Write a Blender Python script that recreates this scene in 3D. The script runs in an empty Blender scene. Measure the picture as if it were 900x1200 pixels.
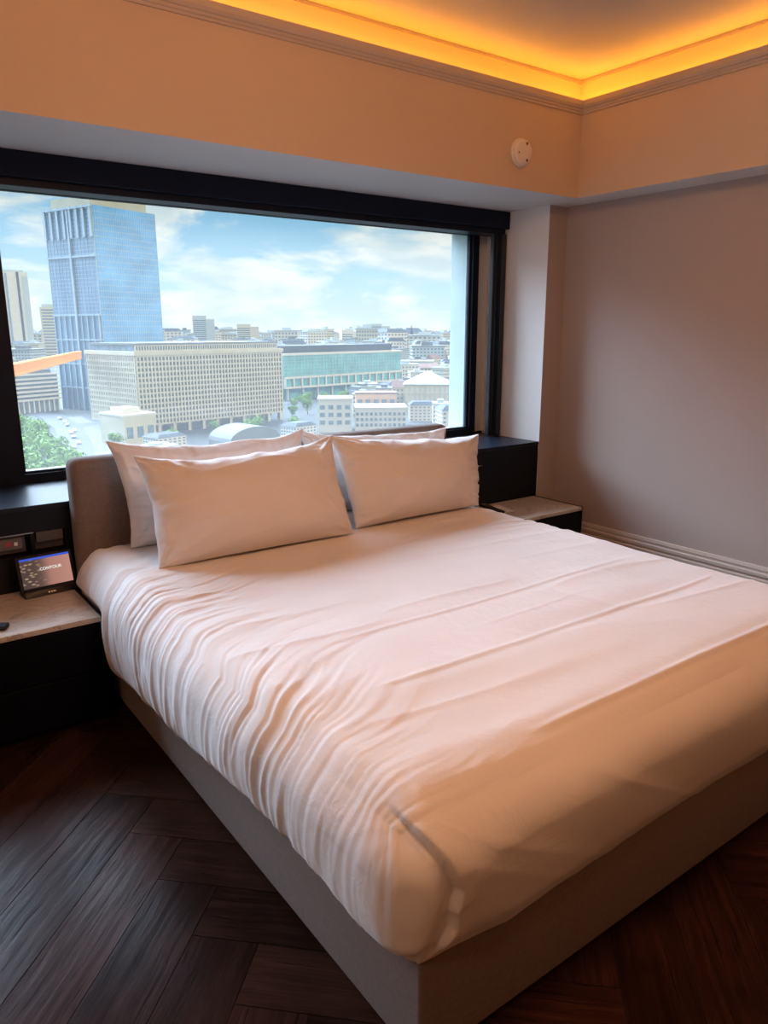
import bpy, bmesh, math, random
import numpy as np
from mathutils import Vector, Matrix
random.seed(7)
S = bpy.context.scene
COL = S.collection

# ------------------------------------------------------------------ materials
MATS = {}
def newmat(name):
    m = bpy.data.materials.new(name); m.use_nodes = True
    nt = m.node_tree; nt.nodes.clear()
    out = nt.nodes.new('ShaderNodeOutputMaterial')
    MATS[name] = m
    return m, nt, out
def N(nt, t, **kw):
    n = nt.nodes.new(t)
    for k, v in kw.items():
        if k.startswith('i_'):
            key = k[2:]
            n.inputs[int(key) if key.isdigit() else key].default_value = v
        else: setattr(n, k, v)
    return n
def rgba(c): return (c[0], c[1], c[2], 1)
def ramp(nt, fac, stops):
    r = nt.nodes.new('ShaderNodeValToRGB'); cr = r.color_ramp
    while len(cr.elements) < len(stops): cr.elements.new(.5)
    for e, (p, c) in zip(cr.elements, stops): e.position = p; e.color = rgba(c) if len(c) == 3 else c
    nt.links.new(fac, r.inputs[0]); return r.outputs[0]
def mat(name, col, rough=.6, spec=.5, metal=0, var=.0, vscale=8, bump=0, bscale=60, stretch=(1,1,1), sheen=0, coat=0, bdist=.002):
    """principled with a soft colour variation and a fine bump, both from noise"""
    m, nt, out = newmat(name)
    p = N(nt, 'ShaderNodeBsdfPrincipled'); L = nt.links.new
    p.inputs['Base Color'].default_value = rgba(col); p.inputs['Roughness'].default_value = rough
    p.inputs['Specular IOR Level'].default_value = spec; p.inputs['Metallic'].default_value = metal
    if sheen: p.inputs['Sheen Weight'].default_value = sheen
    if coat: p.inputs['Coat Weight'].default_value = coat; p.inputs['Coat Roughness'].default_value = .1
    tc = N(nt, 'ShaderNodeTexCoord'); mp = N(nt, 'ShaderNodeMapping'); mp.inputs['Scale'].default_value = stretch
    L(tc.outputs['Object'], mp.inputs[0])
    if var:
        n = N(nt, 'ShaderNodeTexNoise', i_Scale=vscale, i_Detail=4.0); L(mp.outputs[0], n.inputs['Vector'])
        c = ramp(nt, n.outputs[0], [(.3, [max(0, x*(1-var)) for x in col]), (.7, [min(1, x*(1+var)) for x in col])])
        L(c, p.inputs['Base Color'])
    if bump:
        n = N(nt, 'ShaderNodeTexNoise', i_Scale=bscale, i_Detail=3.0); L(mp.outputs[0], n.inputs['Vector'])
        b = N(nt, 'ShaderNodeBump', i_Strength=bump, i_Distance=bdist); L(n.outputs[0], b.inputs['Height']); L(b.outputs[0], p.inputs['Normal'])
    L(p.outputs[0], out.inputs[0]); return m
def emit(name, col, st):
    m, nt, out = newmat(name); e = N(nt, 'ShaderNodeEmission'); e.inputs[0].default_value = rgba(col); e.inputs[1].default_value = st
    nt.links.new(e.outputs[0], out.inputs[0]); return m

WALLC = (.52, .455, .41)
M_wall = mat('wall_paint', WALLC, .75, .25, var=.02, vscale=3, bump=.15, bscale=220, bdist=.001)
M_wallr = mat('wall_covering_mauve', (.44, .375, .345), .7, .25, var=.03, vscale=2, bump=.3, bscale=300, stretch=(1,1,.6), bdist=.001)
M_soffit = mat('soffit_pale_tone', (.76, .75, .73), .7, .25, var=.015, vscale=3)
M_ceil = mat('ceiling_paint', (.58, .55, .52), .8, .2, var=.02, vscale=2)
M_cornice = mat('cornice_paint', (.50, .42, .36), .5, .4)
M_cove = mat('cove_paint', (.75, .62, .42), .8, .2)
M_reveal = mat('reveal_lit_paint', (.82, .82, .80), .65, .3, var=.015)
M_base = mat('skirting_paint', (.56, .50, .45), .5, .4)
M_frame = mat('dark_frame_metal', (.011, .015, .027), .4, .12, var=.1, vscale=20)
M_cass = mat('blind_cassette', (.010, .015, .030), .5, .10)
M_rail = mat('rail_metal', (.020, .026, .036), .35, .3)
M_ledge = mat('black_stained_wood', (.006, .0065, .011), .40, .2, var=.25, vscale=14, bump=.25, bscale=30, stretch=(1, 12, 12), bdist=.001)
M_ledget = mat('black_wood_top', (.014, .018, .030), .33, .12, var=.25, vscale=14, bump=.15, bscale=30, stretch=(1, 12, 12), bdist=.001)
M_black = mat('black_lacquer', (.0025, .0025, .005), .45, .15, var=.2, vscale=10)
M_uph = mat('taupe_upholstery', (.185, .140, .120), .9, .2, var=.10, vscale=90, bump=.6, bscale=900, sheen=.15, bdist=.001)
M_metal = mat('brushed_metal', (.5, .48, .45), .3, .5, metal=1)
M_plast = mat('white_plastic', (.72, .66, .60), .4, .5)
M_plastd = mat('grey_plastic', (.08, .07, .07), .4, .5)
M_blackp = mat('black_plastic', (.010, .010, .012), .35, .25)
M_red = mat('red_plastic', (.35, .06, .06), .4, .5)
M_card = mat('white_card', (.75, .74, .72), .6, .3)
M_green = mat('green_card_print', (.03, .25, .12), .6, .3)

def cotton():
    m, nt, out = newmat('white_cotton'); L = nt.links.new
    p = N(nt, 'ShaderNodeBsdfPrincipled'); p.inputs['Roughness'].default_value = .75; p.inputs['Specular IOR Level'].default_value = .25
    p.inputs['Sheen Weight'].default_value = .25; p.inputs['Sheen Roughness'].default_value = .4
    tc = N(nt, 'ShaderNodeTexCoord')
    n = N(nt, 'ShaderNodeTexNoise', i_Scale=3.0, i_Detail=3.0); L(tc.outputs['Object'], n.inputs['Vector'])
    L(ramp(nt, n.outputs[0], [(.3, (.72, .695, .685)), (.7, (.76, .735, .725))]), p.inputs['Base Color'])
    a = N(nt, 'ShaderNodeTexNoise', i_Scale=14.0, i_Detail=5.0, i_Roughness=.6, i_Distortion=1.2); L(tc.outputs['Object'], a.inputs['Vector'])
    w = N(nt, 'ShaderNodeTexNoise', i_Scale=900.0, i_Detail=1.0); L(tc.outputs['Object'], w.inputs['Vector'])
    b1 = N(nt, 'ShaderNodeBump', i_Strength=.35, i_Distance=.006); L(a.outputs[0], b1.inputs['Height'])
    b2 = N(nt, 'ShaderNodeBump', i_Strength=.1, i_Distance=.0005); L(w.outputs[0], b2.inputs['Height']); L(b1.outputs[0], b2.inputs['Normal'])
    L(b2.outputs[0], p.inputs['Normal']); L(p.outputs[0], out.inputs[0]); return m
M_cotton = cotton()

def marble():
    m, nt, out = newmat('beige_marble'); L = nt.links.new
    p = N(nt, 'ShaderNodeBsdfPrincipled'); p.inputs['Roughness'].default_value = .35
    tc = N(nt, 'ShaderNodeTexCoord'); mp = N(nt, 'ShaderNodeMapping'); mp.inputs['Rotation'].default_value = (0, 0, .5); mp.inputs['Scale'].default_value = (1, 2.2, 1)
    L(tc.outputs['Object'], mp.inputs[0])
    n = N(nt, 'ShaderNodeTexNoise', i_Scale=5.0, i_Detail=8.0, i_Roughness=.65, i_Distortion=.9); L(mp.outputs[0], n.inputs['Vector'])
    c1 = ramp(nt, n.outputs[0], [(.30, (.44, .37, .30)), (.47, (.54, .47, .39)), (.497, (.32, .26, .22)), (.512, (.55, .48, .40)), (.7, (.60, .54, .47))])
    L(c1, p.inputs['Base Color']); L(p.outputs[0], out.inputs[0]); return m
M_marble = marble()

def wood_floor():
    m, nt, out = newmat('dark_herringbone_oak'); L = nt.links.new
    p = N(nt, 'ShaderNodeBsdfPrincipled')
    uv = N(nt, 'ShaderNodeUVMap'); uv.uv_map = 'UVMap'
    at = N(nt, 'ShaderNodeAttribute'); at.attribute_name = 'plank'
    off = N(nt, 'ShaderNodeVectorMath', operation='MULTIPLY_ADD'); off.inputs[1].default_value = (1, 1, 1)
    sc = N(nt, 'ShaderNodeVectorMath', operation='SCALE'); sc.inputs['Scale'].default_value = 37.0
    L(at.outputs['Color'], sc.inputs[0]); L(uv.outputs[0], off.inputs[0]); L(sc.outputs[0], off.inputs[2])
    # knots warp the grain
    kn = N(nt, 'ShaderNodeTexNoise', i_Scale=4.0, i_Detail=2.0); L(off.outputs[0], kn.inputs['Vector'])
    wp = N(nt, 'ShaderNodeVectorMath', operation='SCALE'); wp.inputs['Scale'].default_value = .035; L(kn.outputs[1], wp.inputs[0])
    ad = N(nt, 'ShaderNodeVectorMath', operation='ADD'); L(off.outputs[0], ad.inputs[0]); L(wp.outputs[0], ad.inputs[1])
    mp = N(nt, 'ShaderNodeMapping'); mp.inputs['Scale'].default_value = (2.4, 62, 1); L(ad.outputs[0], mp.inputs[0])
    g = N(nt, 'ShaderNodeTexNoise', i_Scale=1.0, i_Detail=7.0, i_Roughness=.7, i_Distortion=.25); L(mp.outputs[0], g.inputs['Vector'])
    mp2 = N(nt, 'ShaderNodeMapping'); mp2.inputs['Scale'].default_value = (5, 150, 1); L(ad.outputs[0], mp2.inputs[0])
    g2 = N(nt, 'ShaderNodeTexNoise', i_Scale=1.0, i_Detail=4.0, i_Roughness=.7); L(mp2.outputs[0], g2.inputs['Vector'])
    bl = N(nt, 'ShaderNodeTexNoise', i_Scale=5.0, i_Detail=3.0); L(off.outputs[0], bl.inputs['Vector'])
    base = ramp(nt, g.outputs[0], [(.28, (.014, .0060, .0044)), (.5, (.027, .0112, .0078)), (.74, (.043, .0180, .0125))])
    tone = N(nt, 'ShaderNodeMath', operation='MULTIPLY_ADD', i_1=.8, i_2=.6); L(at.outputs['Fac'], tone.inputs[0])
    t2 = N(nt, 'ShaderNodeMath', operation='MULTIPLY_ADD', i_1=1.2, i_2=-.6); L(bl.outputs[0], t2.inputs[0])
    t3 = N(nt, 'ShaderNodeMath', operation='ADD'); L(tone.outputs[0], t3.inputs[0]); L(t2.outputs[0], t3.inputs[1])
    mu = N(nt, 'ShaderNodeVectorMath', operation='SCALE'); L(base, mu.inputs[0]); L(t3.outputs[0], mu.inputs['Scale'])
    pore = ramp(nt, g2.outputs[0], [(.33, (.35,)*3), (.45, (1,)*3)])
    pm = N(nt, 'ShaderNodeVectorMath', operation='MULTIPLY'); L(mu.outputs[0], pm.inputs[0]); L(pore, pm.inputs[1]); L(pm.outputs[0], p.inputs['Base Color'])
    L(ramp(nt, g2.outputs[0], [(.3, (.34,)*3), (.7, (.20,)*3)]), p.inputs['Roughness'])
    sp1 = ramp(nt, g.outputs[0], [(.30, (.025,)*3), (.68, (.075,)*3)]); sm_ = N(nt, 'ShaderNodeVectorMath', operation='MULTIPLY'); L(sp1, sm_.inputs[0]); L(pore, sm_.inputs[1]); L(sm_.outputs[0], p.inputs['Specular IOR Level'])
    b1 = N(nt, 'ShaderNodeBump', i_Strength=.30, i_Distance=.0010); L(g.outputs[0], b1.inputs['Height'])
    b2 = N(nt, 'ShaderNodeBump', i_Strength=.25, i_Distance=.0006); L(g2.outputs[0], b2.inputs['Height']); L(b1.outputs[0], b2.inputs['Normal'])
    L(b2.outputs[0], p.inputs['Normal']); L(p.outputs[0], out.inputs[0]); return m
M_floor = wood_floor()
M_gap = mat('floor_joint_black', (.004, .003, .003), .8)

# glass with a dust film doubling as outdoor haze: clear, mirror and scattering parts
def glass():
    m, nt, out = newmat('dusty_hazy_glass'); L = nt.links.new
    t = N(nt, 'ShaderNodeBsdfTransparent'); t.inputs[0].default_value = (.95, .985, .975, 1)
    gl = N(nt, 'ShaderNodeBsdfGlossy'); gl.inputs['Roughness'].default_value = .03
    tr = N(nt, 'ShaderNodeBsdfTranslucent'); tr.inputs[0].default_value = (.9, .93, .95, 1)
    fr = N(nt, 'ShaderNodeFresnel', i_IOR=1.3)
    m1 = N(nt, 'ShaderNodeMixShader'); L(fr.outputs[0], m1.inputs[0]); L(t.outputs[0], m1.inputs[1]); L(gl.outputs[0], m1.inputs[2])
    tc = N(nt, 'ShaderNodeTexCoord'); n = N(nt, 'ShaderNodeTexNoise', i_Scale=2.5, i_Detail=4.0); L(tc.outputs['Object'], n.inputs['Vector'])
    d = N(nt, 'ShaderNodeMapRange'); d.inputs['To Min'].default_value = DUST_HAZE*.7; d.inputs['To Max'].default_value = DUST_HAZE*1.3; L(n.outputs[0], d.inputs[0])
    m2 = N(nt, 'ShaderNodeMixShader'); L(d.outputs[0], m2.inputs[0]); L(m1.outputs[0], m2.inputs[1]); L(tr.outputs[0], m2.inputs[2])
    L(m2.outputs[0], out.inputs[0]); return m
DUST_HAZE = .038
M_glass = glass()

# ------------------------------------------------------------------ mesh helpers
class MB:
    def __init__(s): s.v = []; s.f = []; s.mi = []
    def add(s, vs, fs, m=0):
        o = len(s.v); s.v += [tuple(p) for p in vs]; s.f += [tuple(i+o for i in f) for f in fs]; s.mi += [m]*len(fs); return s
    def box(s, x0, x1, y0, y1, z0, z1, m=0, M=None):
        vs = [(x, y, z) for z in (z0, z1) for y in (y0, y1) for x in (x0, x1)]
        if M is not None: vs = [M @ Vector(p) for p in vs]
        return s.add(vs, [(0,2,3,1), (4,5,7,6), (0,1,5,4), (2,6,7,3), (0,4,6,2), (1,3,7,5)], m)
    def prism(s, poly, z0, z1, m=0, M=None):
        n = len(poly)
        vs = [(x, y, z0) for x, y in poly] + [(x, y, z1) for x, y in poly]
        if M is not None: vs = [M @ Vector(p) for p in vs]
        fs = [tuple(reversed(range(n))), tuple(range(n, 2*n))] + [(i, (i+1) % n, n+(i+1) % n, n+i) for i in range(n)]
        return s.add(vs, fs, m)
    def lathe(s, prof, n=32, M=None, m=0):
        vs = []; fs = []
        for r, z in prof:
            for k in range(n):
                a = 2*math.pi*k/n; vs.append((r*math.cos(a), r*math.sin(a), z))
        for i in range(len(prof)-1):
            for k in range(n): fs.append((i*n+k, i*n+(k+1) % n, (i+1)*n+(k+1) % n, (i+1)*n+k))
        fs.append(tuple(reversed(range(n)))); fs.append(tuple((len(prof)-1)*n+k for k in range(n)))
        if M is not None: vs = [M @ Vector(p) for p in vs]
        return s.add(vs, fs, m)
    def build(s, name, mats, parent=None, bevel=0, smooth=False, loc=None, rot=None, seg=2):
        me = bpy.data.meshes.new(name); me.from_pydata(s.v, [], s.f)
        if not isinstance(mats, (list, tuple)): mats = [mats]
        for m in mats: me.materials.append(m)
        if len(mats) > 1: me.polygons.foreach_set('material_index', s.mi)
        bm = bmesh.new(); bm.from_mesh(me)
        bmesh.ops.recalc_face_normals(bm, faces=bm.faces); bm.to_mesh(me); bm.free()
        o = bpy.data.objects.new(name, me); COL.objects.link(o)
        if smooth: me.polygons.foreach_set('use_smooth', [True]*len(me.polygons))
        if bevel:
            b = o.modifiers.new('bevel', 'BEVEL'); b.width = bevel; b.segments = seg; b.limit_method = 'ANGLE'; b.harden_normals = False
            me.polygons.foreach_set('use_smooth', [True]*len(me.polygons))
            try: me.set_sharp_from_angle(angle=math.radians(50))
            except Exception: pass
        if parent is not None: o.parent = parent
        if loc is not None: o.location = loc
        if rot is not None: o.rotation_euler = rot
        return o
def tag(o, label=None, cat=None, group=None, kind=None):
    if label: o['label'] = label
    if cat: o['category'] = cat
    if group: o['group'] = group
    if kind: o['kind'] = kind
    return o
def thing(name, loc, rz, label, cat, group=None):
    o = bpy.data.objects.new(name, None); COL.objects.link(o); o.location = loc; o.rotation_euler = (0, 0, rz); o.empty_display_size = .1
    return tag(o, label, cat, group)
def struct(name, mb, m, parent=None, **k):
    o = mb.build(name, m, parent, **k)
    if parent is None: o['kind'] = 'structure'
    return o

# numpy value noise
def _h(ix, iy, seed):
    n = (ix.astype(np.int64)*374761393 + iy.astype(np.int64)*668265263 + seed*1442695041) & 0x7fffffff
    n = ((n ^ (n >> 13))*1274126177) & 0x7fffffff
    return ((n ^ (n >> 16)) & 0xffffff)/float(0xffffff)
def vn(x, y, seed=0):
    x = np.asarray(x, float); y = np.asarray(y, float) + x*0
    ix = np.floor(x); iy = np.floor(y); fx = x-ix; fy = y-iy
    fx = fx*fx*fx*(fx*(fx*6-15)+10); fy = fy*fy*fy*(fy*(fy*6-15)+10)
    a = _h(ix, iy, seed); b = _h(ix+1, iy, seed); c = _h(ix, iy+1, seed); d = _h(ix+1, iy+1, seed)
    return a+(b-a)*fx+(c-a)*fy+(a-b-c+d)*fx*fy
def fbm(x, y, seed=0, o=3):
    s = 0; t = 0; a = 1
    for k in range(o): s = s+a*vn(x*2**k+k*17.3, y*2**k+k*9.1, seed+k); t += a; a *= .5
    return s/t
def ridge(x, y, seed=0): return 1-np.abs(2*vn(x, y, seed)-1)

# ------------------------------------------------------------------ camera
yaw, pit, rol, F = .6316, .2388, -.0020, 873.6
f = Vector((math.sin(yaw)*math.cos(pit), math.cos(yaw)*math.cos(pit), -math.sin(pit)))
r = Vector((math.cos(yaw), -math.sin(yaw), 0)); u = r.cross(f)
r2 = r*math.cos(rol)+u*math.sin(rol); u2 = -r*math.sin(rol)+u*math.cos(rol)
cam = bpy.data.cameras.new('camera'); co = bpy.data.objects.new('camera', cam); COL.objects.link(co)
Mx = Matrix((r2, u2, -f)).transposed().to_4x4(); Mx.translation = (0, 0, 1.55); co.matrix_world = Mx
cam.sensor_fit = 'HORIZONTAL'; cam.sensor_width = 36; cam.lens = F/900*36; cam.clip_start = .05; cam.clip_end = 20000
S.camera = co

# ------------------------------------------------------------------ room shell
XL, YB = -1.7, -2.8          # left wall and wall behind the camera
XR, YW = 3.97, 3.42          # right wall, window-wall plane
ZS, ZC = 2.315, 3.0          # soffit and ceiling
XB, YBK = 3.745, 3.16        # bulkhead faces
GL = 4.0                     # glass plane

def floor_mesh():
    w, n = .182, 5; a0, b0 = 1.733, -.937
    vs = []; fs = []; uv = []; colr = []; mi = []
    g = .0012
    def quad(X0, X1, Y0, Y1, along):
        # X = (a0-a)/w , Y = (b-b0)/w
        a1 = a0-X0*w-g; a2 = a0-X1*w+g; b1 = b0+Y0*w+g; b2 = b0+Y1*w-g
        pts = [(a1, b1), (a2, b1), (a2, b2), (a1, b2)]
        P = [((a+b)/math.sqrt(2), (a-b)/math.sqrt(2)) for a, b in pts]
        if max(p[0] for p in P) < XL or min(p[0] for p in P) > XR or max(p[1] for p in P) < YB or min(p[1] for p in P) > YW: return
        # clip is unnecessary: walls stand over the overshoot
        o = len(vs); c = random.random()
        for p in P: vs.append((p[0], p[1], 0))
        fs.append((o, o+1, o+2, o+3)); mi.append(0)
        for a, b in pts: uv.append(((a, b) if along == 0 else (b, a))); colr.append(c)
        # chamfered joint sides
        for k in range(4):
            q = len(vs); A = P[k]; B = P[(k+1) % 4]
            vs.extend([(A[0], A[1], 0), (B[0], B[1], 0), (B[0], B[1], -.004), (A[0], A[1], -.004)])
            fs.append((q+3, q+2, q+1, q)); mi.append(1); uv.extend([(0, 0)]*4); colr.extend([c]*4)
    for j in range(-40, 60):
        for k in range(-8, 9):
            X = j+2*n*k; quad(X, X+n, j, j+1, 0)
    for c in range(-60, 60):
        for k in range(-8, 9):
            Y = c+1+2*n*k; quad(c, c+1, Y, Y+n, 1)
    o = len(vs); vs.extend([(XL, YB, -.003), (XR, YB, -.003), (XR, YW+.7, -.003), (XL, YW+.7, -.003)]); fs.append((o, o+1, o+2, o+3)); mi.append(1); uv.extend([(0, 0)]*4); colr.extend([0]*4)
    me = bpy.data.meshes.new('floor'); me.from_pydata(vs, [], fs); me.materials.append(M_floor); me.materials.append(M_gap)
    me.polygons.foreach_set('material_index', mi)
    me.uv_layers.new(name='UVMap'); me.color_attributes.new('plank', 'FLOAT_COLOR', 'CORNER')
    vi = np.zeros(len(me.loops), np.int32); me.loops.foreach_get('vertex_index', vi)
    me.uv_layers['UVMap'].data.foreach_set('uv', np.array(uv, float)[vi].reshape(-1))
    cc = np.array(colr)[vi]; me.color_attributes['plank'].data.foreach_set('color', np.stack([cc, cc, cc, cc*0+1], -1).reshape(-1))
    # trim the planks at the room's edge
    bm = bmesh.new(); bm.from_mesh(me)
    for co_, no in (((XL-.02, 0, 0), (-1, 0, 0)), ((XR+.02, 0, 0), (1, 0, 0)), ((0, YB-.02, 0), (0, -1, 0)), ((0, YW+.02, 0), (0, 1, 0))):
        bmesh.ops.bisect_plane(bm, geom=bm.verts[:]+bm.edges[:]+bm.faces[:], plane_co=co_, plane_no=no, clear_outer=True)
    bm.to_mesh(me); bm.free()
    ob = bpy.data.objects.new('floor', me); COL.objects.link(ob); ob['kind'] = 'structure'
floor_mesh()

M_wallw = mat('warm_bounce_wall', (.50, .33, .20), .7, .25, var=.05)  # unseen walls tinted orange to warm the light they bounce
struct('wall_left', MB().box(XL-.2, XL, YB-.2, 4.3, 0, 3.2), M_wallw)
struct('wall_back', MB().box(XL, XR+.2, YB-.2, YB, 0, 3.2), M_wallw)
struct('wall_right', MB().box(XR, XR+.25, YB, 4.3, 0, 3.2), M_wallr)
# window wall: the pier right of the window (front + reveal), the parapet under it and the lintel over it
wf = MB()
wf.box(3.80, XR, YW, 3.80, 0, ZS+.02)
wf.box(3.84, XR, 3.80, 4.30, 0, ZS+.02)
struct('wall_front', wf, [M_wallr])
for p in bpy.data.objects['wall_front'].data.polygons:      # window light on the reveal side is put into a lighter colour
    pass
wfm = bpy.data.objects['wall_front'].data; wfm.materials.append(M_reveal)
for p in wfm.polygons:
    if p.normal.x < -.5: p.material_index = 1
struct('wall_front_parapet', MB().box(XL, 3.84, GL+.02, 4.30, -.4, .83), M_reveal)
struct('wall_front_lintel', MB().box(XL, 3.84, GL+.0, 4.30, 2.235, 3.2), M_reveal)
struct('wall_front_return', MB().box(3.716, 3.84, GL+.02, 4.05, .8, 2.3), mat('return_paint', (.72, .70, .64), .7))
# concrete fin of the building's outer face, seen through the glass
struct('trim_1', MB().box(3.70, 4.4, 4.05, 4.235, -3, 3.6), mat('outer_concrete', (.30, .37, .36), .8, .2, var=.05, vscale=5))
# bulkheads
M_bulk = mat('bulkhead_warm_tone', (.60, .475, .35), .75, .2, var=.02, vscale=3, bump=.15, bscale=220, bdist=.001)  # faces warmer and darker than the undersides
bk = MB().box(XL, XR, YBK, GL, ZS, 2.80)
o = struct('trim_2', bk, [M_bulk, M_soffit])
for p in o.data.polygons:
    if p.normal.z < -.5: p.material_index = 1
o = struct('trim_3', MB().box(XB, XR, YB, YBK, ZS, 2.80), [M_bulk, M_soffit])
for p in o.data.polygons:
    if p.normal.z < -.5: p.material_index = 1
struct('ceiling', MB().box(XL-.2, XR+.2, YB-.2, 4.3, ZC, ZC+.25), M_ceil)
SET = .135
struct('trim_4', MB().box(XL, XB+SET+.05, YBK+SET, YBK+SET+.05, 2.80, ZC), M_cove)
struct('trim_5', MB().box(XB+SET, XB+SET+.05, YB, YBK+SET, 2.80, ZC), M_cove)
# bead under the ceiling
struct('trim_6', MB().box(XL, XB+SET, YBK+SET-.012, YBK+SET, ZC-.018, ZC-.002).box(XB+SET-.012, XB+SET, YB, YBK+SET, ZC-.018, ZC-.002), M_cornice)
# stepped cornice below the cove
prof = [(-.02, 2.765), (.010, 2.765), (.010, 2.776), (.016, 2.779), (.016, 2.790), (.024, 2.793), (.030, 2.806), (.030, 2.832), (.012, 2.832), (.012, 2.795), (-.02, 2.795)]
def cornice():
    mb = MB(); n = len(prof)
    ring = []
    for px_, py_ in (('L', 0), ('C', 0), ('R', 0)):
        for d, z in prof:
            if px_ == 'L': ring.append((XL, YBK-d, z))
            elif px_ == 'C': ring.append((XB-d, YBK-d, z))
            else: ring.append((XB-d, YB, z))
    fs = []
    for s_ in range(2):
        for i in range(n): fs.append((s_*n+i, s_*n+(i+1) % n, (s_+1)*n+(i+1) % n, (s_+1)*n+i))
    mb.add(ring, fs); return mb
struct('trim_7', cornice(), M_cornice)
# skirting: plinth, groove lines and cap
def skirting(name, run):
    pr = [(0, 0), (.016, 0), (.016, .215), (.010, .220), (.010, .232), (.018, .236), (.018, .252), (.010, .257), (.010, .268), (.014, .272), (.010, .290), (0, .292)]
    mb = MB(); n = len(pr); vs = []
    for end in run:
        for d, z in pr: vs.append(end(d, z))
    fs = [(i, (i+1) % n, n+(i+1) % n, n+i) for i in range(n)]
    mb.add(vs, fs+[tuple(range(n)), tuple(range(n, 2*n))]); struct(name, mb, M_base)
skirting('baseboard_right', (lambda d, z: (XR-d, YB, z), lambda d, z: (XR-d, YW, z)))
skirting('baseboard_left', (lambda d, z: (XL+d, YB, z), lambda d, z: (XL+d, YW, z)))
skirting('baseboard_back', (lambda d, z: (XL, YB+d, z), lambda d, z: (XR, YB+d, z)))

# LED strips lying in the cove
LEDC = (1.0, .38, .03)
M_led = emit('warm_led', LEDC, 27)
led = MB().box(XL+.02, XB+.07, YBK+.075, YBK+.095, 2.802, 2.81)
tag(led.build('cove_light_strip', M_led), 'glowing orange light strip in the cove over the window wall', 'light strip')
led = MB().box(XB+.075, XB+.095, YB+.02, YBK+.07, 2.802, 2.81)
tag(led.build('cove_light_strip', M_led), 'glowing orange light strip in the cove over the plain right wall', 'light strip')

# window
def window(name, x0, x1, z0, z1, fl, fr):
    w = MB(); y0, y1 = GL-.035, GL+.02
    w.box(x0-fl, x0, y0, y1, z0-.06, z1+.05); w.box(x1, x1+fr, y0, y1, z0-.06, z1+.05)
    w.box(x0, x1, y0, y1, z0-.045, z0); w.box(x0, x1, y0, y1, z1, z1+.05)
    # inner glazing bead, stepped
    b = .012
    w.box(x0, x0+b, GL-.012, y1, z0, z1); w.box(x1-b, x1, GL-.012, y1, z0, z1); w.box(x0, x1, GL-.012, y1, z0, z0+b); w.box(x0, x1, GL-.012, y1, z1-b, z1)
    o = struct(name, w, M_frame)
    p = MB().box(x0+.002, x1-.002, GL+.004, GL+.008, z0+.002, z1-.002).build('window_pane', M_glass, o)
    return o
window('window_1', .705, 3.662, .862, 2.19, .10, .054)
window('window_2', -1.55, .50, .862, 2.19, .15, .105)

# roller blind: headbox and side guide
t = thing('roller_blind', (2.2, 3.83, 2.2), 0, 'dark navy roller blind headbox and ribbed side guide fitted over the wide window', 'blind')
def T(mb, t):   # world -> thing space
    mb.v = [tuple(Vector(p)-t.location) for p in mb.v]; return mb
T(MB().box(XL+.02, 3.808, 3.765, 3.90, 2.205, ZS-.002), t).build('headbox', M_cass, t, bevel=.004)
T(MB().box(XL+.02, 3.795, 3.80, 3.93, 2.172, 2.205), t).build('fabric_slot', M_frame, t, bevel=.003)
rl = MB()
for k, (x0, x1, y0) in enumerate([(3.690, 3.702, 3.80), (3.702, 3.714, 3.812), (3.714, 3.726, 3.80), (3.726, 3.745, 3.815), (3.745, 3.786, 3.775)]):
    rl.box(x0, x1, y0, 3.83, .825, 2.172)
T(rl, t).build('guide_rail', M_rail, t, bevel=.002)

# window ledge: low black cabinet run
def ledge():
    mb = MB()
    y0 = YW
    # front board with two recessed niches at left and one at right
    niches = [(.30, .602, .605, .702), (.618, .745, .598, .702), (3.155, 3.252, .608, .712)]
    xs = [XL]; 
    body = MB(); body.box(XL, 3.80, y0+.05, GL-.0, .0, .80)
    cur = XL
    for a, b, c, d in niches:
        body.box(cur, a, y0, y0+.05, .04, .80); body.box(a, b, y0, y0+.05, .04, c); body.box(a, b, y0, y0+.05, d, .80); cur = b
    body.box(cur, 3.785, y0, y0+.05, .04, .80)
    return body
t = thing('window_ledge', (2.0, 3.7, 0), 0, 'long black wood ledge running under the window behind the bed', 'ledge')
T(ledge(), t).build('cabinet', M_ledge, t)
T(MB().box(XL, 3.797, YW-.002, GL-.036, .80, .82), t).build('ledge_top', M_ledget, t, bevel=.002)
T(MB().box(3.778, 3.79, YW-.003, YW+.05, 0, .80), t).build('end_panel', M_ledge, t)

def panel(x, z, w, label, led_=True, deep=False):
    t = thing('socket_panel', (x, YW+.048, z), 0, label, 'socket panel')
    MB().box(0, w, -.012, 0, -.085, 0).build('backplate', M_plastd, t, bevel=.001)
    if not deep:
        MB().box(-.005, w+.03, -.05, -.044, .001, .004).build('trim_strip', M_metal, t)
        MB().box(w*.62, w*.95, -.022, -.012, -.068, -.015).build('switch', mat('switch_plastic', (.15, .13, .13), .4), t, bevel=.002)
        MB().box(w*.10, w*.5, -.02, -.012, -.068, -.015).build('socket', M_blackp, t, bevel=.002)
        if led_:
            MB().box(w*.70, w*.80, -.025, -.022, -.05, -.03).build('indicator', M_red, t)
            MB().box(w*.83, w*.88, -.025, -.022, -.05, -.035).build('marking', M_card, t)
    else:
        MB().box(.004, w-.004, -.044, -.038, -.045, 0).build('flap', M_plastd, t, bevel=.001)
    return t
panel(.315, .698, .270, 'grey socket and switch panel with red mark in ledge niche above left nightstand')
panel(.622, .700, .118, 'dark flap over a niche in the ledge directly left of the headboard', deep=True)
panel(3.158, .708, .088, 'small dark switch panel in the ledge right of the pillows', led_=False)

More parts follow.
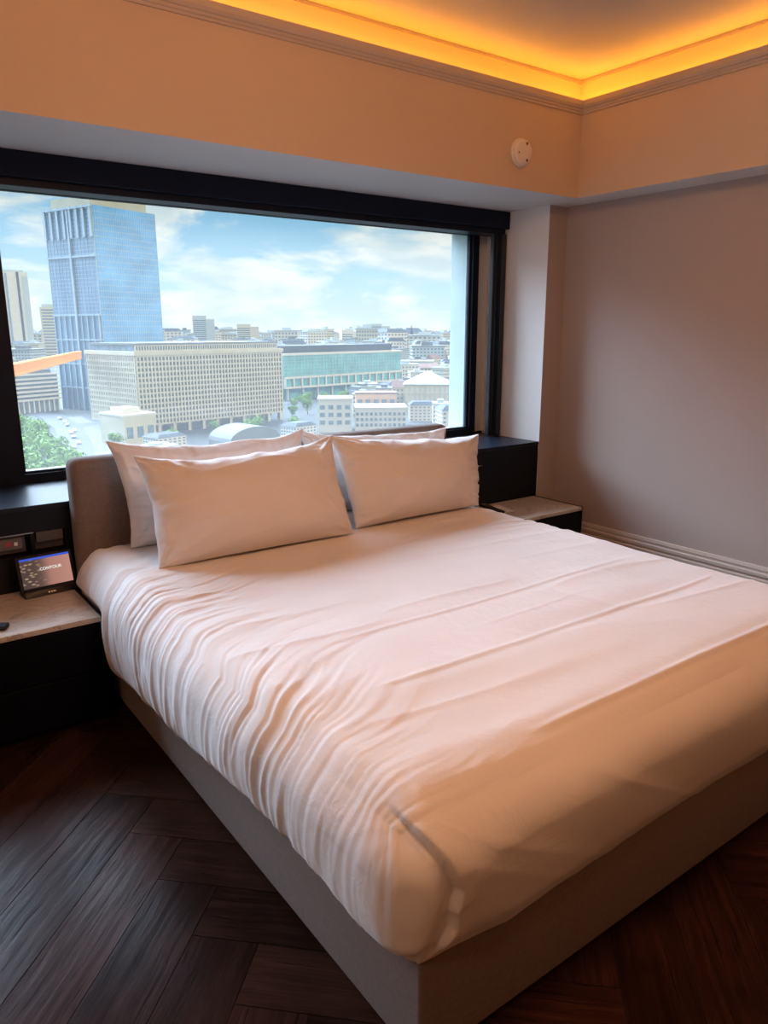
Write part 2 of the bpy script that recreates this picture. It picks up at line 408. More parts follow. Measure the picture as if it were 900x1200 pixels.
# ------------------------------------------------------------------ nightstands
def nightstand(x0, x1, y0, label):
    t = thing('nightstand', ((x0+x1)/2, (y0+YW)/2, 0), 0, label, 'nightstand', None)
    y1 = YW-.004
    b = MB(); b.box(x0+.012, x1-.012, y0+.022, y1, 0, .428)
    T(b, t).build('cabinet', M_black, t, bevel=.002)
    s_ = MB(); s_.box(x0, x0+.011, y0+.002, y1, 0, .452); T(s_, t).build('side_panel', M_black, t)
    s_ = MB(); s_.box(x1-.011, x1, y0+.002, y1, 0, .452); T(s_, t).build('side_panel', M_black, t)
    for z0, z1 in ((.03, .222), (.228, .42)):
        T(MB().box(x0+.014, x1-.014, y0+.003, y0+.022, z0, z1), t).build('drawer', M_black, t, bevel=.0015)
    T(MB().box(x0+.0115, x1-.0115, y0-.002, y1, .428, .45), t).build('tabletop', M_marble, t, bevel=.002)
    return t
nightstand(.10, .744, 2.908, 'black nightstand with beige stone top left of the bed')
nightstand(3.02, 3.775, 3.00, 'black nightstand with veined stone top right of the bed')

# tablet display on the left nightstand
def display():
    t = thing('tablet_display', (.636, 3.325, .45), math.radians(5), 'small black tablet display with lit picture screen on left nightstand', 'tablet')
    MB().add([(-.108, -.035, 0), (.108, -.035, 0), (.108, .05, 0), (-.108, .05, 0), (-.108, -.022, .026), (.108, -.022, .026), (.108, .03, .05), (-.108, .03, .05)],
             [(0,3,2,1), (4,5,6,7), (0,1,5,4), (1,2,6,5), (2,3,7,6), (3,0,4,7)]).build('dock', M_blackp, t, bevel=.003)
    tilt = Matrix.Translation((0, -.012, .018)) @ Matrix.Rotation(math.radians(-16), 4, 'X')
    W, H_ = .232, .158
    MB().box(-W/2, W/2, 0, .012, 0, H_, M=tilt).build('casing', M_blackp, t, bevel=.003)
    # the lit screen
    m, nt, out = newmat('lit_screen'); L = nt.links.new
    uvn = N(nt, 'ShaderNodeTexCoord'); sx = N(nt, 'ShaderNodeSeparateXYZ'); L(uvn.outputs['Generated'], sx.inputs[0])
    base = ramp(nt, sx.outputs[0], [(0, (.10, .06, .05)), (.35, (.16, .09, .07)), (.6, (.42, .20, .16)), (1, (.50, .25, .20))])
    vo = N(nt, 'ShaderNodeTexVoronoi', i_Scale=8.0); L(uvn.outputs['Generated'], vo.inputs['Vector'])
    dots = ramp(nt, vo.outputs[0], [(.10, (.50, .34, .20)), (.42, (.09, .055, .05))])
    mk = ramp(nt, sx.outputs[0], [(.18, (1, 1, 1)), (.55, (0, 0, 0))])
    mx = N(nt, 'ShaderNodeMix', data_type='RGBA'); L(mk, mx.inputs[0]); L(base, mx.inputs[6]); L(dots, mx.inputs[7])
    e = N(nt, 'ShaderNodeEmission', i_Strength=1.0); L(mx.outputs[2], e.inputs[0]); L(e.outputs[0], out.inputs[0])
    a, b = -W/2+.014, W/2-.014
    scr = MB().box(a, b, -.0012, 0, .018, H_-.012, M=tilt).build('screen', m, t)
    MB().box(a, b, -.002, -.0012, H_-.021, H_-.012, M=tilt).build('screen_bar', emit('blue_bar', (.05, .10, .62), 1.0), scr)
    cu = bpy.data.curves.new('screen_text', 'FONT'); cu.body = 'CONTOUR'; cu.size = .0175; cu.align_x = 'CENTER'; cu.align_y = 'CENTER'; cu.extrude = .0003; cu.offset = .0003; cu.space_character = 1.05
    tmp = bpy.data.objects.new('tmp', cu); COL.objects.link(tmp); dg = bpy.context.evaluated_depsgraph_get(); me = bpy.data.meshes.new_from_object(tmp.evaluated_get(dg))
    COL.objects.unlink(tmp); bpy.data.objects.remove(tmp)
    me.materials.clear(); me.materials.append(emit('white_text', (.9, .88, .85), 1.0)); me.name = 'screen_text'
    to = bpy.data.objects.new('screen_text', me); COL.objects.link(to); to.parent = scr
    to.matrix_local = tilt @ Matrix.Translation((.018, -.0022, .092)) @ Matrix.Rotation(math.radians(90), 4, 'X')
    # maker's mark on the dock
    lg = MB(); Mg = Matrix.Translation((.004, -.0305, .013)) @ Matrix.Rotation(math.radians(-26), 4, 'X')
    lg.lathe([(.0035, -.0004), (.0035, .0004)], 12, M=Mg @ Matrix.Translation((-.014, 0, 0)) @ Matrix.Rotation(math.radians(90), 4, 'X'))
    for k, wd in enumerate((.004, .003, .004, .003)): lg.box(-.007+k*.0058, -.007+k*.0058+wd, -.0006, .0004, -.003, .003, M=Mg)
    lg.build('logo', M_metal, t)
display()

def remote(x, y, rz, L_, w, label, z=.45):
    t = thing('remote_control', (x, y, z), rz, label, 'remote control')
    MB().box(-w/2, w/2, -L_/2, L_/2, .0005, .017).build('casing', M_blackp, t, bevel=.004)
    k = MB()
    for i in range(6):
        for j in (-1, 0, 1): k.box(j*w*.28-.004, j*w*.28+.004, -L_*.35+i*L_*.12, -L_*.35+i*L_*.12+.006, .0165, .0185)
    k.build('keypad', M_plastd, t)
    MB().box(-w*.3, w*.3, L_*.36, L_*.44, .0165, .018).build('label_plate', mat('silver_plastic', (.4, .38, .36), .4), t)
remote(.335, 3.03, math.radians(62), .17, .05, 'black remote control at the left edge of the left nightstand')
remote(3.243, 3.285, math.radians(-14), .23, .052, 'black remote control on the right nightstand beside a white card')
t = thing('paper_card', (3.318, 3.275, .45), math.radians(-12), 'small white card with green edge on the right nightstand', 'card')
MB().box(-.036, .04, -.085, .085, .0003, .0016).build('sheet', M_card, t)
MB().box(-.036, -.016, -.085, -.01, .0016, .0022).build('printed_stripe', M_green, t)

# smoke detector on the bulkhead
t = thing('smoke_detector', (3.243, YBK, 2.50), 0, 'round cream smoke detector on the bulkhead over the window corner', 'smoke detector')
Rf = Matrix.Rotation(math.radians(90), 4, 'X')
MB().lathe([(.072, 0), (.074, .004), (.074, .014), (.070, .018)], 48, M=Rf).build('mounting_base', M_plast, t, smooth=False)
MB().lathe([(.066, .016), (.068, .020), (.066, .030), (.058, .038), (.040, .041), (.0, .042)][:5], 48, M=Rf).build('cover', M_plast, t, bevel=.001)
for a, s_, nm in ((70, .008, 'vent'), (-65, .008, 'vent'), (190, .0045, 'indicator')):
    aa = math.radians(a)
    MB().lathe([(s_, .030), (s_, .0425), (s_*.8, .0432)], 14, M=Matrix.Translation((.045*math.cos(aa), 0, .045*math.sin(aa))) @ Rf).build(nm, mat('vent_brown', (.18, .12, .09), .6), t)

# ------------------------------------------------------------------ bed
def rbox(x0, x1, y0, y1, z0, z1, rr, n=6):
    """rounded box with its own mesh"""
    bm = bmesh.new(); bmesh.ops.create_cube(bm, size=1)
    for v in bm.verts: v.co = ((x0+x1)/2+v.co.x*(x1-x0), (y0+y1)/2+v.co.y*(y1-y0), (z0+z1)/2+v.co.z*(z1-z0))
    bmesh.ops.bevel(bm, geom=bm.edges[:], offset=rr, segments=n, profile=.5, affect='EDGES')
    mb = MB(); mb.v = [tuple(v.co) for v in bm.verts]; mb.f = [tuple(v.index for v in fc.verts) for fc in bm.faces]; mb.mi = [0]*len(mb.f); bm.free(); return mb
bed = thing('bed', (1.81, 2.1, 0), 0, 'wide taupe upholstered bed with headboard standing in front of the window ledge', 'bed')
T(rbox(.805, 2.81, .975, 3.30, .022, .36, .012, 3), bed).build('bed_base', M_uph, bed, smooth=True)
T(rbox(.765, 2.885, 3.295, 3.414, .022, 1.018, .042, 8), bed).build('headboard', M_uph, bed, smooth=True)
# stitched seams over the headboard's top edge
for k in range(1, 9):
    x = .765+k*.2356; T(MB().box(x-.0025, x+.0025, 3.335, 3.375, 1.0165, 1.0195), bed).build('seam', M_uph, bed)
ft = MB()
for x, y in ((.86, 1.05), (2.75, 1.05), (.86, 3.2), (2.75, 3.2)):
    T(MB().lathe([(.03, 0), (.03, .024)], 16, M=Matrix.Translation((x, y, 0))), bed).build('foot', M_blackp, bed)
T(rbox(.825, 2.72, .995, 3.285, .355, .57, .05, 4), bed).build('mattress', M_cotton, bed, smooth=True)

def interp(x, xs, ys): return np.interp(x, xs, ys)
def seg_dist(px, pz, path):
    best = np.full(px.shape, 9.); sd = np.zeros(px.shape)
    for (ax, az), (bx, bz) in zip(path[:-1], path[1:]):
        dx, dz = bx-ax, bz-az; L2 = dx*dx+dz*dz
        t = np.clip(((px-ax)*dx+(pz-az)*dz)/L2, 0, 1)
        d = np.hypot(px-ax-t*dx, pz-az-t*dz); s = np.sign((px-ax)*dz-(pz-az)*dx)
        k = d < best; best = np.where(k, d, best); sd = np.where(k, s, sd)
    return best, sd
FS = -1
def duvet():
    x0, x1, y0, y1, zt = .745, 2.775, .950, 3.285, .635
    st = .0062
    nx = int((x1-x0)/st); ny = int((y1-y0)/st); nz = 56
    X = np.linspace(x0, x1, nx+1); Y = np.linspace(y0, y1, ny+1); Z = np.linspace(0, 1, nz+1)
    parts = []; quads = []; off = 0
    def grid(P):
        nonlocal off
        a, b = P.shape[:2]; parts.append(P.reshape(-1, 3)); i = np.arange(a*b).reshape(a, b)+off; off += a*b
        quads.append(np.stack([i[:-1, :-1], i[1:, :-1], i[1:, 1:], i[:-1, 1:]], -1).reshape(-1, 4))
    gx, gy = np.meshgrid(X, Y, indexing='ij'); grid(np.stack([gx, gy, np.ones_like(gx)], -1))
    for xx in (x0, x1):
        gy, gz = np.meshgrid(Y, Z, indexing='ij'); grid(np.stack([gy*0+xx, gy, gz], -1))
    gx, gz = np.meshgrid(X, Z, indexing='ij'); grid(np.stack([gx, gx*0+y0, gz], -1))
    # short head end, below pillow level
    grid(np.stack([gx, gx*0+y1, gz], -1))
    V = np.concatenate(parts); Q = np.concatenate(quads)
    key = np.round(V*np.array([1e4, 1e4, 1e4])).astype(np.int64)
    _, first, inv = np.unique(key, axis=0, return_index=True, return_inverse=True)
    inv = inv.reshape(-1); V = V[first]; Q = inv[Q]
    ux, uy, uz = V[:, 0].copy(), V[:, 1].copy(), V[:, 2].copy()
    # hem height round the bed
    hemL = interp(uy, [.95, 1.1, 1.27, 1.46, 1.7, 2.07, 2.37, 2.75, 3.03, 3.3], [.300, .276, .298, .306, .296, .235, .228, .196, .17, .18])
    hemF = interp(ux, [.75, .8, 1.05, 1.35, 2.16, 2.9], [.300, .298, .262, .284, .282, .28])
    wl = np.exp(-np.maximum(0, ux-x0)/.05); hem = hemL*wl+hemF*(1-wl)
    hem = np.where(uy > y0+.3, np.where(ux > 1.8, .27, hemL), hem)
    z = hem+(zt-hem)*uz
    # rounding, its radius differing per edge
    rl, rr, rf, rh, rz = .105, .11, .19, .07, .135
    rl = rl*(.45+.55*uz); rf = rf*(.25+.75*uz)
    dx = np.where(ux < x0+rl, (ux-x0-rl)/rl, np.where(ux > x1-rr, (ux-x1+rr)/rr, 0))
    dy = np.where(uy < y0+rf, (uy-y0-rf)/rf, np.where(uy > y1-rh, (uy-y1+rh)/rh, 0))
    dz = np.where(z > zt-rz, (z-zt+rz)/rz, 0)
    Lr = np.sqrt(dx*dx+dy*dy+dz*dz); Lr = np.maximum(Lr, 1e-6)
    mxm = np.maximum(np.maximum(np.abs(dx), np.abs(dy)), dz)
    sc = np.where(mxm > 0, mxm/Lr, 1)
    cx = ux-dx*np.where(ux < 1.8, rl, rr); cy = uy-dy*np.where(uy < 2, rf, rh); cz = z-dz*rz
    px = cx+dx*sc*np.where(ux < 1.8, rl, rr); py = cy+dy*sc*np.where(uy < 2, rf, rh); pz = cz+dz*sc*rz
    # sides belly out and tuck in at the hem
    th = np.clip((pz-hem)/(zt-hem), 0, 1)
    side = np.where(np.abs(dx) > .02, 1, 0)*(ux < x0+1e-4)+(ux > x1-1e-4)*1.
    foot = (uy < y0+1e-4)*1.
    belly = np.sin(np.pi*np.clip(th*1.05, 0, 1))*.030-np.clip(1-th*5, 0, 1)**1.5*.050
    onL = (ux < x0+1e-4); onR = (ux > x1-1e-4)
    px = px+belly*dx*sc
    py = py+np.where(uy < 2, dy*sc, 0)*(np.sin(np.pi*np.clip(th, 0, 1))*.022-np.clip(1-th*5, 0, 1)**1.5*.022)
    tk = np.clip((py-2.84)/.06, 0, 1)*np.clip((.50-pz)/.04, 0, 1)
    px = np.where(ux < 1.8, np.maximum(px, px*(1-tk)+tk*.757), px)
    tk = np.clip((py-2.93)/.05, 0, 1)*np.clip((.50-pz)/.04, 0, 1)
    # normals
    P = np.stack([px, py, pz], -1)
    def normals(P):
        n = np.zeros_like(P); a, b, c, d = (P[Q[:, k]] for k in range(4)); fn = np.cross(c-a, d-b)
        cen = P.mean(0); fc = (a+b+c+d)/4-np.array([1.81, 2.1, .45]); s = np.sign((fn*fc).sum(1))[:, None]; fn *= np.where(s == 0, 1, s)
        for k in range(4): np.add.at(n, Q[:, k], fn)
        return n/np.maximum(np.linalg.norm(n, axis=1), 1e-9)[:, None]
    Nn = normals(P)
    # ---- wrinkles
    s = np.where(onL, -(zt-hem)*(1-uz), ux-x0)               # distance across, negative down the left side
    sp = np.maximum(s, 0)
    yy = uy-.45*sp*(1-.3*sp)+.05*np.sin(uy*5+sp*6)
    warp = .9*vn(uy*2.3, s*2.6, 3)+.35*vn(uy*6, s*5, 4)
    r1 = ridge(yy*8.5+warp, s*1.0+warp*.4, 11)**2.2
    r2 = ridge(yy*21+warp*2, s*1.6, 12)**2.0
    r3 = ridge(yy*43+warp*3, s*2.6, 13)**1.5
    ampy = interp(uy, [.95, 1.15, 1.4, 1.8, 2.6, 3.0, 3.3], [.2, .4, .75, 1, 1, .95, .8])
    patch = .45+.9*vn(uy*3.1, s*2.0, 21)
    atop = np.exp(-(sp/.30)**1.6)
    aside = np.where(onL, interp(s, [-.40, -.25, 0], [.55, .9, 1]), 1)
    wl_ = (ux < 1.8)*ampy*patch*atop*aside
    D = wl_*(.008*r1+.0115*r2+.0075*r3-.010)
    # finer pulls running on across the top beyond the edge
    far = np.exp(-((sp-.28)/.25)**2)*(ux < 1.6)*ampy
    D += far*.0035*(ridge((uy-.55*sp)*15+warp*2, ux*1.6, 31)-.5)
    # broad pillowy undulation, long across the bed
    top = (uz > .98)*np.clip((ux-x0)/.10, 0, 1)*np.clip((x1-ux)/.10, 0, 1)*np.clip((uy-y0)/.08, 0, 1)
    inner = np.clip((ux-x0-.08)/.3, 0, 1)*np.clip((x1-ux)/.3, 0, 1)
    D += .011*(fbm(ux*1.1, uy*4.5, 41)-.5)*top+.012*(fbm(ux*2.2+3, uy*2.2, 42, 2)-.5)*top
    D += .0035*top*(ridge(ux*1.6+.5*vn(ux*3, uy*3, 5), (uy+.10*ux)*9, 43)**3-.2)
    # pulls near the right pillow
    rad = np.exp(-(((ux-2.72)/.35)**2+((uy-2.55)/.35)**2))
    D += rad*.009*(ridge((uy+.35*ux)*14+vn(ux*5, uy*5, 6), ux*2.5, 44)**1.5-.4)
    # pressed crease lines across the bed
    def crease(xa, xb, yc, h, wd, bow=0, seed=0):
        yl = yc+bow*(ux-xa)*(ux-xb)+.012*(vn(ux*3, ux*0, 50+seed)-.5)
        e = np.clip((ux-xa)/.12, 0, 1)*np.clip((xb-ux)/.12, 0, 1)
        return h*e*(np.exp(-((uy-yl)/wd)**2)-.35*np.exp(-((uy-yl+wd*2.2)/(wd*1.8))**2))
    D += top*(crease(1.05, 2.62, 1.782, .0022, .010, 0, 1)+crease(1.0, 2.66, 1.450, .0032, .011, 0, 2)+crease(1.20, 2.75, 1.075, .0046, .011, 0, 3)+crease(1.5, 2.2, 1.62, .0014, .010, .02, 4))
    # corner pleat on the foot side
    path = [(.793, .622), (.800, .600), (.832, .540), (.858, .475), (.846, .430), (.852, .385), (.825, .340), (.800, .300)]
    dist, sd = seg_dist(px, pz, path)
    onF = np.clip((y0+.14-py)/.10, 0, 1)*(pz < .66)
    sdist = dist*FS*sd; fold = np.where(sdist > 0, .013*np.exp(-(sdist/.07)**2), -.013*np.exp(-(sdist/.04)**2))*np.clip((pz-.30)/.07, 0, 1)
    fold = fold*np.clip(np.abs(sdist)/.004, 0, 1)
    D += onF*(fold+.005*np.exp(-((sdist+.012)/.009)**2)*np.clip((pz-.30)/.07, 0, 1))*np.clip((.655-pz)/.05, 0, 1)
    D += onF*np.exp(-(dist/.09)**2)*.0035*(ridge(pz*26+vn(px*20, pz*9, 8), px*9, 61)-.4)
    # foot face: gentle diagonal pulls and hem roll
    foot = foot*np.clip((1-uz)*5, 0, 1)*np.clip((ux-x0)/.06, 0, 1)
    D += foot*.0035*(ridge((px*.9+pz*1.6)*6, pz*2, 62)**2-.3)+foot*.007*(fbm(px*2.2, pz*3, 63, 2)-.5)
    fanr = np.hypot(px-.80, (py-1.0)); fana = np.arctan2(py-1.0, px-.80)
    D += np.exp(-(fanr/.33)**2)*(pz > .5)*.002*np.clip(fanr/.1, 0, 1)*(ridge(fana*4, fanr*3, 64)-.4)
    # hem edge wanders
    D *= 1-np.clip((uy-2.80)/.08, 0, 1)*onL*np.clip((.52-pz)/.05, 0, 1)
    P0 = P; P = P+Nn*D[:, None]
    hemm = (uz < 1e-6)
    P[:, 2] += np.where(uz < .2, (1-uz/.2), 0)*.010*(fbm(ux*5+uy*5, ux*0, 71)-.5)
    me = bpy.data.meshes.new('duvet'); me.vertices.add(len(P)); me.vertices.foreach_set('co', P.reshape(-1))
    # orient faces outward
    a, b, c, d = (np.stack([ux, uy, uz], -1)[Q[:, k]] for k in range(4)); fn = np.cross(c-a, d-b); fc = (a+b+c+d)/4-np.array([1.81, 2.1, .5])
    flip = (fn*fc).sum(1) < 0; Q[flip] = Q[flip][:, ::-1]
    me.loops.add(len(Q)*4); me.loops.foreach_set('vertex_index', Q.reshape(-1).astype(np.int32))
    me.polygons.add(len(Q)); me.polygons.foreach_set('loop_start', np.arange(0, len(Q)*4, 4, dtype=np.int32))
    me.update(calc_edges=True); me.validate(); me.polygons.foreach_set('use_smooth', [True]*len(me.polygons)); me.materials.append(M_cotton)
    o = bpy.data.objects.new('duvet', me); COL.objects.link(o)
    tag(o, 'wrinkled white cotton duvet spread over the whole bed', 'duvet')
duvet()

def pillow(label, BL, BR, TL, TR, thick, seed, sag=.045, dips=()):
    nu, nv = 110, 72
    U = np.sin(np.linspace(-1, 1, nu)*np.pi/2)*.55+np.linspace(-1, 1, nu)*.45; Vv = np.sin(np.linspace(-1, 1, nv)*np.pi/2)*.55+np.linspace(-1, 1, nv)*.45
    Ug, Vg = np.meshgrid(U, Vv, indexing='ij')
    BL, BR, TL, TR = (np.array(p, float) for p in (BL, BR, TL, TR))
    a = (Ug+1)/2; b = (Vg+1)/2
    P = (BL*((1-a)*(1-b))[..., None]+BR*(a*(1-b))[..., None]+TL*((1-a)*b)[..., None]+TR*(a*b)[..., None])
    ex = (BR-BL)/np.linalg.norm(BR-BL); ey = (TL-BL); ey = ey-ex*(ey@ex); ey /= np.linalg.norm(ey); nz = np.cross(ex, ey)   # towards viewer
    # edges draw inwards between the corners
    e1 = (1-np.abs(Ug)**2.2); e2 = (1-np.abs(Vg)**2.2)
    topw = np.clip(Vg, 0, 1)**2; botw = np.clip(-Vg, 0, 1)**2
    wob = (fbm(Ug*2.6+seed, Ug*0+seed, seed)-.5)*.030
    P += ey*((-sag*e1+wob*e1)*topw+(.006*e1)*botw)[..., None]
    for cu_, cv_ in ((-1, 1), (1, 1), (-1, -1), (1, -1)):      # corners stand out like ears
        rr_ = np.hypot((Ug-cu_)*.45, (Vg-cv_)*.25); P += (ex*cu_*.016*(1 if cv_ > 0 else .35)+ey*cv_*.014*(1 if cv_ > 0 else 0))*np.exp(-(rr_/.07)**2)[..., None]
    wob2 = (fbm(Vg*2.4+seed*3, Vg*0, seed+5)-.5)*.018
    P += ex*((-(.016+wob2)*np.sign(Ug)*e2*np.abs(Ug)**3))[..., None]
    T_ = thick/2*(np.maximum(0, 1-np.abs(Ug)**2.6)**.62)*(np.maximum(0, 1-np.abs(Vg-.0)**2.4)**.60)
    T_ = T_*(1-.18*Vg)
    ed = np.minimum(1-np.abs(Ug), 1-np.abs(Vg))
    verts = []; 
    for sgn in (1, -1):
        sd = seed*10+(0 if sgn > 0 else 5)
        # puckers at the side seams, sags under the top seam, folds out of the corners
        pk = np.exp(-(1-np.abs(Ug))/.10)*(ridge(Vg*9+.8*vn(Vg*4, Ug*4, sd), Ug*2.5, sd+1)-.45)*.036
        tp = np.exp(-(1-Vg)/.16)*(ridge(Ug*8+.9*vn(Ug*3, Vg*3, sd+2), Vg*2.0, sd+3)-.45)*.028
        cr = 0
        for cu_, cv_ in ((-1, 1), (1, 1), (-1, -1), (1, -1)):
            rr_ = np.hypot((Ug-cu_)*.45, (Vg-cv_)*.25); an = np.arctan2((Vg-cv_)*.25, (Ug-cu_)*.45)
            cr = cr+np.exp(-(rr_/.16)**2)*(ridge(an*3.4, rr_*4, sd+4)-.45)*.026
        lo = (fbm(Ug*1.6+sd, Vg*1.3, sd+6, 3)-.5)*.042+(ridge(Ug*1.5+Vg*1.2, Vg*2.2-Ug*.6, sd+7)**4)*.004
        pk = pk+np.exp(-(1-np.abs(Ug))/.13)*(ridge(Vg*19+1.5*vn(Vg*5, Ug*3, sd+8), Ug*4, sd+9)**2-.3)*.010
        tp = tp+np.exp(-(1-Vg)/.2)*(ridge(Ug*16+1.5*vn(Ug*4, Vg*3, sd+10), Vg*3, sd+11)**2-.3)*.009
        t_ = T_+(pk+tp+cr)*np.clip(ed*14, 0, 1)+lo*np.clip(ed*4, 0, 1)
        t_ = np.maximum(t_, .0015*np.clip(ed*50, 0, 1))
        verts.append(P+nz*(sgn*t_)[..., None])
    V0, V1 = verts
    idx0 = np.arange(nu*nv).reshape(nu, nv); idx1 = idx0+nu*nv
    border = np.zeros((nu, nv), bool); border[0] = border[-1] = True; border[:, 0] = border[:, -1] = True
    idx1 = np.where(border, idx0, idx1)
    allv = np.concatenate([V0.reshape(-1, 3), V1.reshape(-1, 3)])
    q0 = np.stack([idx0[:-1, :-1], idx0[1:, :-1], idx0[1:, 1:], idx0[:-1, 1:]], -1).reshape(-1, 4)
    q1 = np.stack([idx1[:-1, :-1], idx1[:-1, 1:], idx1[1:, 1:], idx1[1:, :-1]], -1).reshape(-1, 4)
    Q = np.concatenate([q0, q1]); used = np.unique(Q); remap = -np.ones(len(allv), int); remap[used] = np.arange(len(used))
    c = (BL+BR)/2; c[2] = min(BL[2], BR[2])
    me = bpy.data.meshes.new('pillow'); me.from_pydata((allv[used]-c).tolist(), [], remap[Q].tolist())
    me.polygons.foreach_set('use_smooth', [True]*len(me.polygons)); me.materials.append(M_cotton)
    o = bpy.data.objects.new('pillow', me); o.location = c; COL.objects.link(o)
    tag(o, label, 'pillow')
pillow('white pillow standing against the headboard at left, behind the big front one', (.945, 3.13, .640), (1.84, 3.13, .640), (.912, 3.205, 1.088), (1.838, 3.205, 1.064), .15, 3, .030)
pillow('white pillow against the headboard at right, mostly hidden behind the right front pillow', (1.87, 3.15, .640), (2.75, 3.16, .640), (1.848, 3.22, 1.056), (2.795, 3.235, .995), .13, 4, .016)
pillow('large white pillow leaning in front at left, nearest the tablet side', (.940, 2.778, .640), (1.838, 2.758, .642), (.955, 2.985, 1.049), (1.872, 2.99, 1.058), .245, 1, .040)
pillow('white pillow leaning in front at right, its corner sticking out toward the window corner', (1.905, 2.822, .642), (2.69, 2.827, .642), (1.895, 3.01, 1.052), (2.872, 3.04, .972), .225, 2, .012)
# CITY
# ------------------------------------------------------------------ the city below, seen from some fifteen floors up
G = -45.0
def fmat(name, c, rough=.7, var=.06, vs=.15, spec=.3): return mat(name, c, rough, spec, var=var, vscale=vs)
C_cream = fmat('city_cream_concrete', (.44, .39, .28)); C_white = fmat('city_white_render', (.54, .49, .41)); C_grey = fmat('city_grey_roof', (.13, .14, .14))
C_dark = fmat('city_dark_roof', (.04, .05, .06)); C_glassd = mat('city_window_glass', (.10, .15, .18), .25, .5, var=.3, vscale=.5)
C_salmon = fmat('city_salmon_brick', (.50, .31, .22)); C_teal = mat('city_teal_glass', (.10, .32, .32), .25, .5, var=.3, vscale=.12)
C_blue = mat('tower_sky_toned_glass', (.11, .33, .60), .22, .5, var=.30, vscale=.05, stretch=(1, 1, 2.2))  # the sky's reflection is put into the blue base colour
C_blueg = mat('tower_greyblue_glass', (.16, .25, .34), .3, .5, var=.25, vscale=.12, stretch=(1, 1, .4))
C_steel = fmat('tower_mullion', (.34, .42, .48)); C_orange = fmat('orange_netting', (.85, .36, .06), var=.15, vs=2)
C_tile = fmat('city_tile_roof', (.15, .08, .06)); C_pale = fmat('city_pale_bluish_render', (.36, .40, .40))
C_leaf = mat('city_foliage', (.12, .24, .02), .7, .2, var=.5, vscale=.4); C_bark = mat('bark', (.10, .07, .05), .9)

def bld(name, x, y, ang, label, cat='building', group=None, z=G): return thing(name, (x, y, z), math.radians(ang), label, cat, group)
def parts(name, boxes, m_, t):
    for b in boxes: MB().box(*b).build(name, m_, t)
def slits(mb, L_, y, z0, z1, nx, nz, bw, bh, d=.5, x0=0):
    """lattice of upright bars and floor bands standing proud of a facade at local y"""
    for i in range(nx+1): xx = x0+(L_-bw)*i/nx; mb.box(xx, xx+bw, y-d, y, z0, z1)
    for j in range(nz+1): zz = z0+(z1-z0-bh)*j/nz; mb.box(x0, x0+L_, y-d*.9, y, zz, zz+bh)
    return mb
def slits_side(mb, D_, x, z0, z1, ny, nz, bw, bh, d=.5):
    for i in range(ny+1): yy = (D_-bw)*i/ny; mb.box(x-d, x, yy, yy+bw, z0, z1)
    for j in range(nz+1): zz = z0+(z1-z0-bh)*j/nz; mb.box(x-d*.9, x, 0, D_, zz, zz+bh)
    return mb

struct('ground', MB().add([(-3000, 30, G), (9000, 30, G), (9000, 9000, G), (-3000, 9000, G)], [(0, 1, 2, 3)]), fmat('city_ground', (.065, .07, .066), .9, .35, .012))

# the blue glass tower
t = bld('office_tower', 130, 451.7, 22, 'tall blue glass office tower rising high above the city at left')
MB().box(.6, 45, .6, 43, 0, 112).build('glass_core', C_blueg, t)
MB().box(.5, 45, .0, .6, 3, 115).build('blue_facade', C_blue, t)
slits(MB(), 45, 0, 3, 115, 30, 34, .28, .30, .12).build('mullion_grid', C_steel, t)
MB().box(0, .6, .0, 43, 0, 113).build('grey_facade', C_blueg, t)
slits_side(MB(), 43, 0, 56, 113.5, 14, 26, .32, .3, .2).build('side_mullion_grid', C_steel, t)
lw = MB()
for i in range(9): lw.box(-.8, 0, 1+i*5.1, 1+i*5.1+.6, 0, 56)
for j in (14, 28, 42, 56): lw.box(-.8, 0, 0, 43, j-.8, j)
lw.build('base_piers', C_steel, t)
cr = MB()
for i in range(8): cr.box(-1.0, 0, .5+i*5.8, .5+i*5.8+1.9, 98, 115)
cr.box(-1.2, 0, 0, 43, 113.5, 114.5); cr.box(-1.0, 0, 0, 43, 87.5, 88.6); cr.box(-1.3, -.1, 20.2, 21.6, 0, 113)
cr.build('crown_piers', C_steel, t)
MB().box(3, 43, 5, 40, 112, 120.5).build('rooftop_plant', C_cream, t)
MB().box(6, 8, 14, 16, 120.5, 124).build('roof_mast', C_steel, t)

# white slab tower and cream tower further off at left
t = bld('slab_tower', 262, 1478, -10.6, 'slim white high-rise far off at the left edge of the window')
MB().box(0, 42, 0, 22, 0, 147).build('wall', C_white, t)
MB().box(6, 9, -.5, 0, 10, 145).build('blue_strip', C_blueg, t); MB().box(24, 28, -.6, 0, 4, 147).build('dark_strip', C_dark, t); MB().box(32, 42, -.4, 0, 4, 140).build('glass_strip', C_pale, t)
MB().box(4, 36, 4, 18, 147, 150).build('roof', C_pale, t)
t = bld('apartment_tower', 253, 1172, -12, 'cream striped high-rise between the slim white tower and the blue one')
MB().box(0, 25, 0, 20, 0, 80).build('wall', C_cream, t)
parts('window_band', [(2, 23, -.3, 0, 12+k*4.2, 13.8+k*4.2) for k in range(16)], C_glassd, t); MB().box(3, 20, 3, 16, 80, 84).build('roof', C_pale, t)

# stepped office block below the crane
t = bld('stepped_office', 84, 472, 25, 'grey banded office block at the foot of the blue tower')
MB().box(0, 29, 0, 20, 0, 22).build('wall', C_glassd, t)
parts('floor_band', [(-.8-.3*(6-k), 29, -.8-.3*(6-k), 0, 7+k*2.4, 8.1+k*2.4) for k in range(7)], C_white, t)
parts('column', [(k*3.4, k*3.4+.9, -1.2, 0, 0, 7) for k in range(9)], C_white, t); MB().box(2, 27, 3, 16, 22, 24.5).build('roof', C_grey, t)

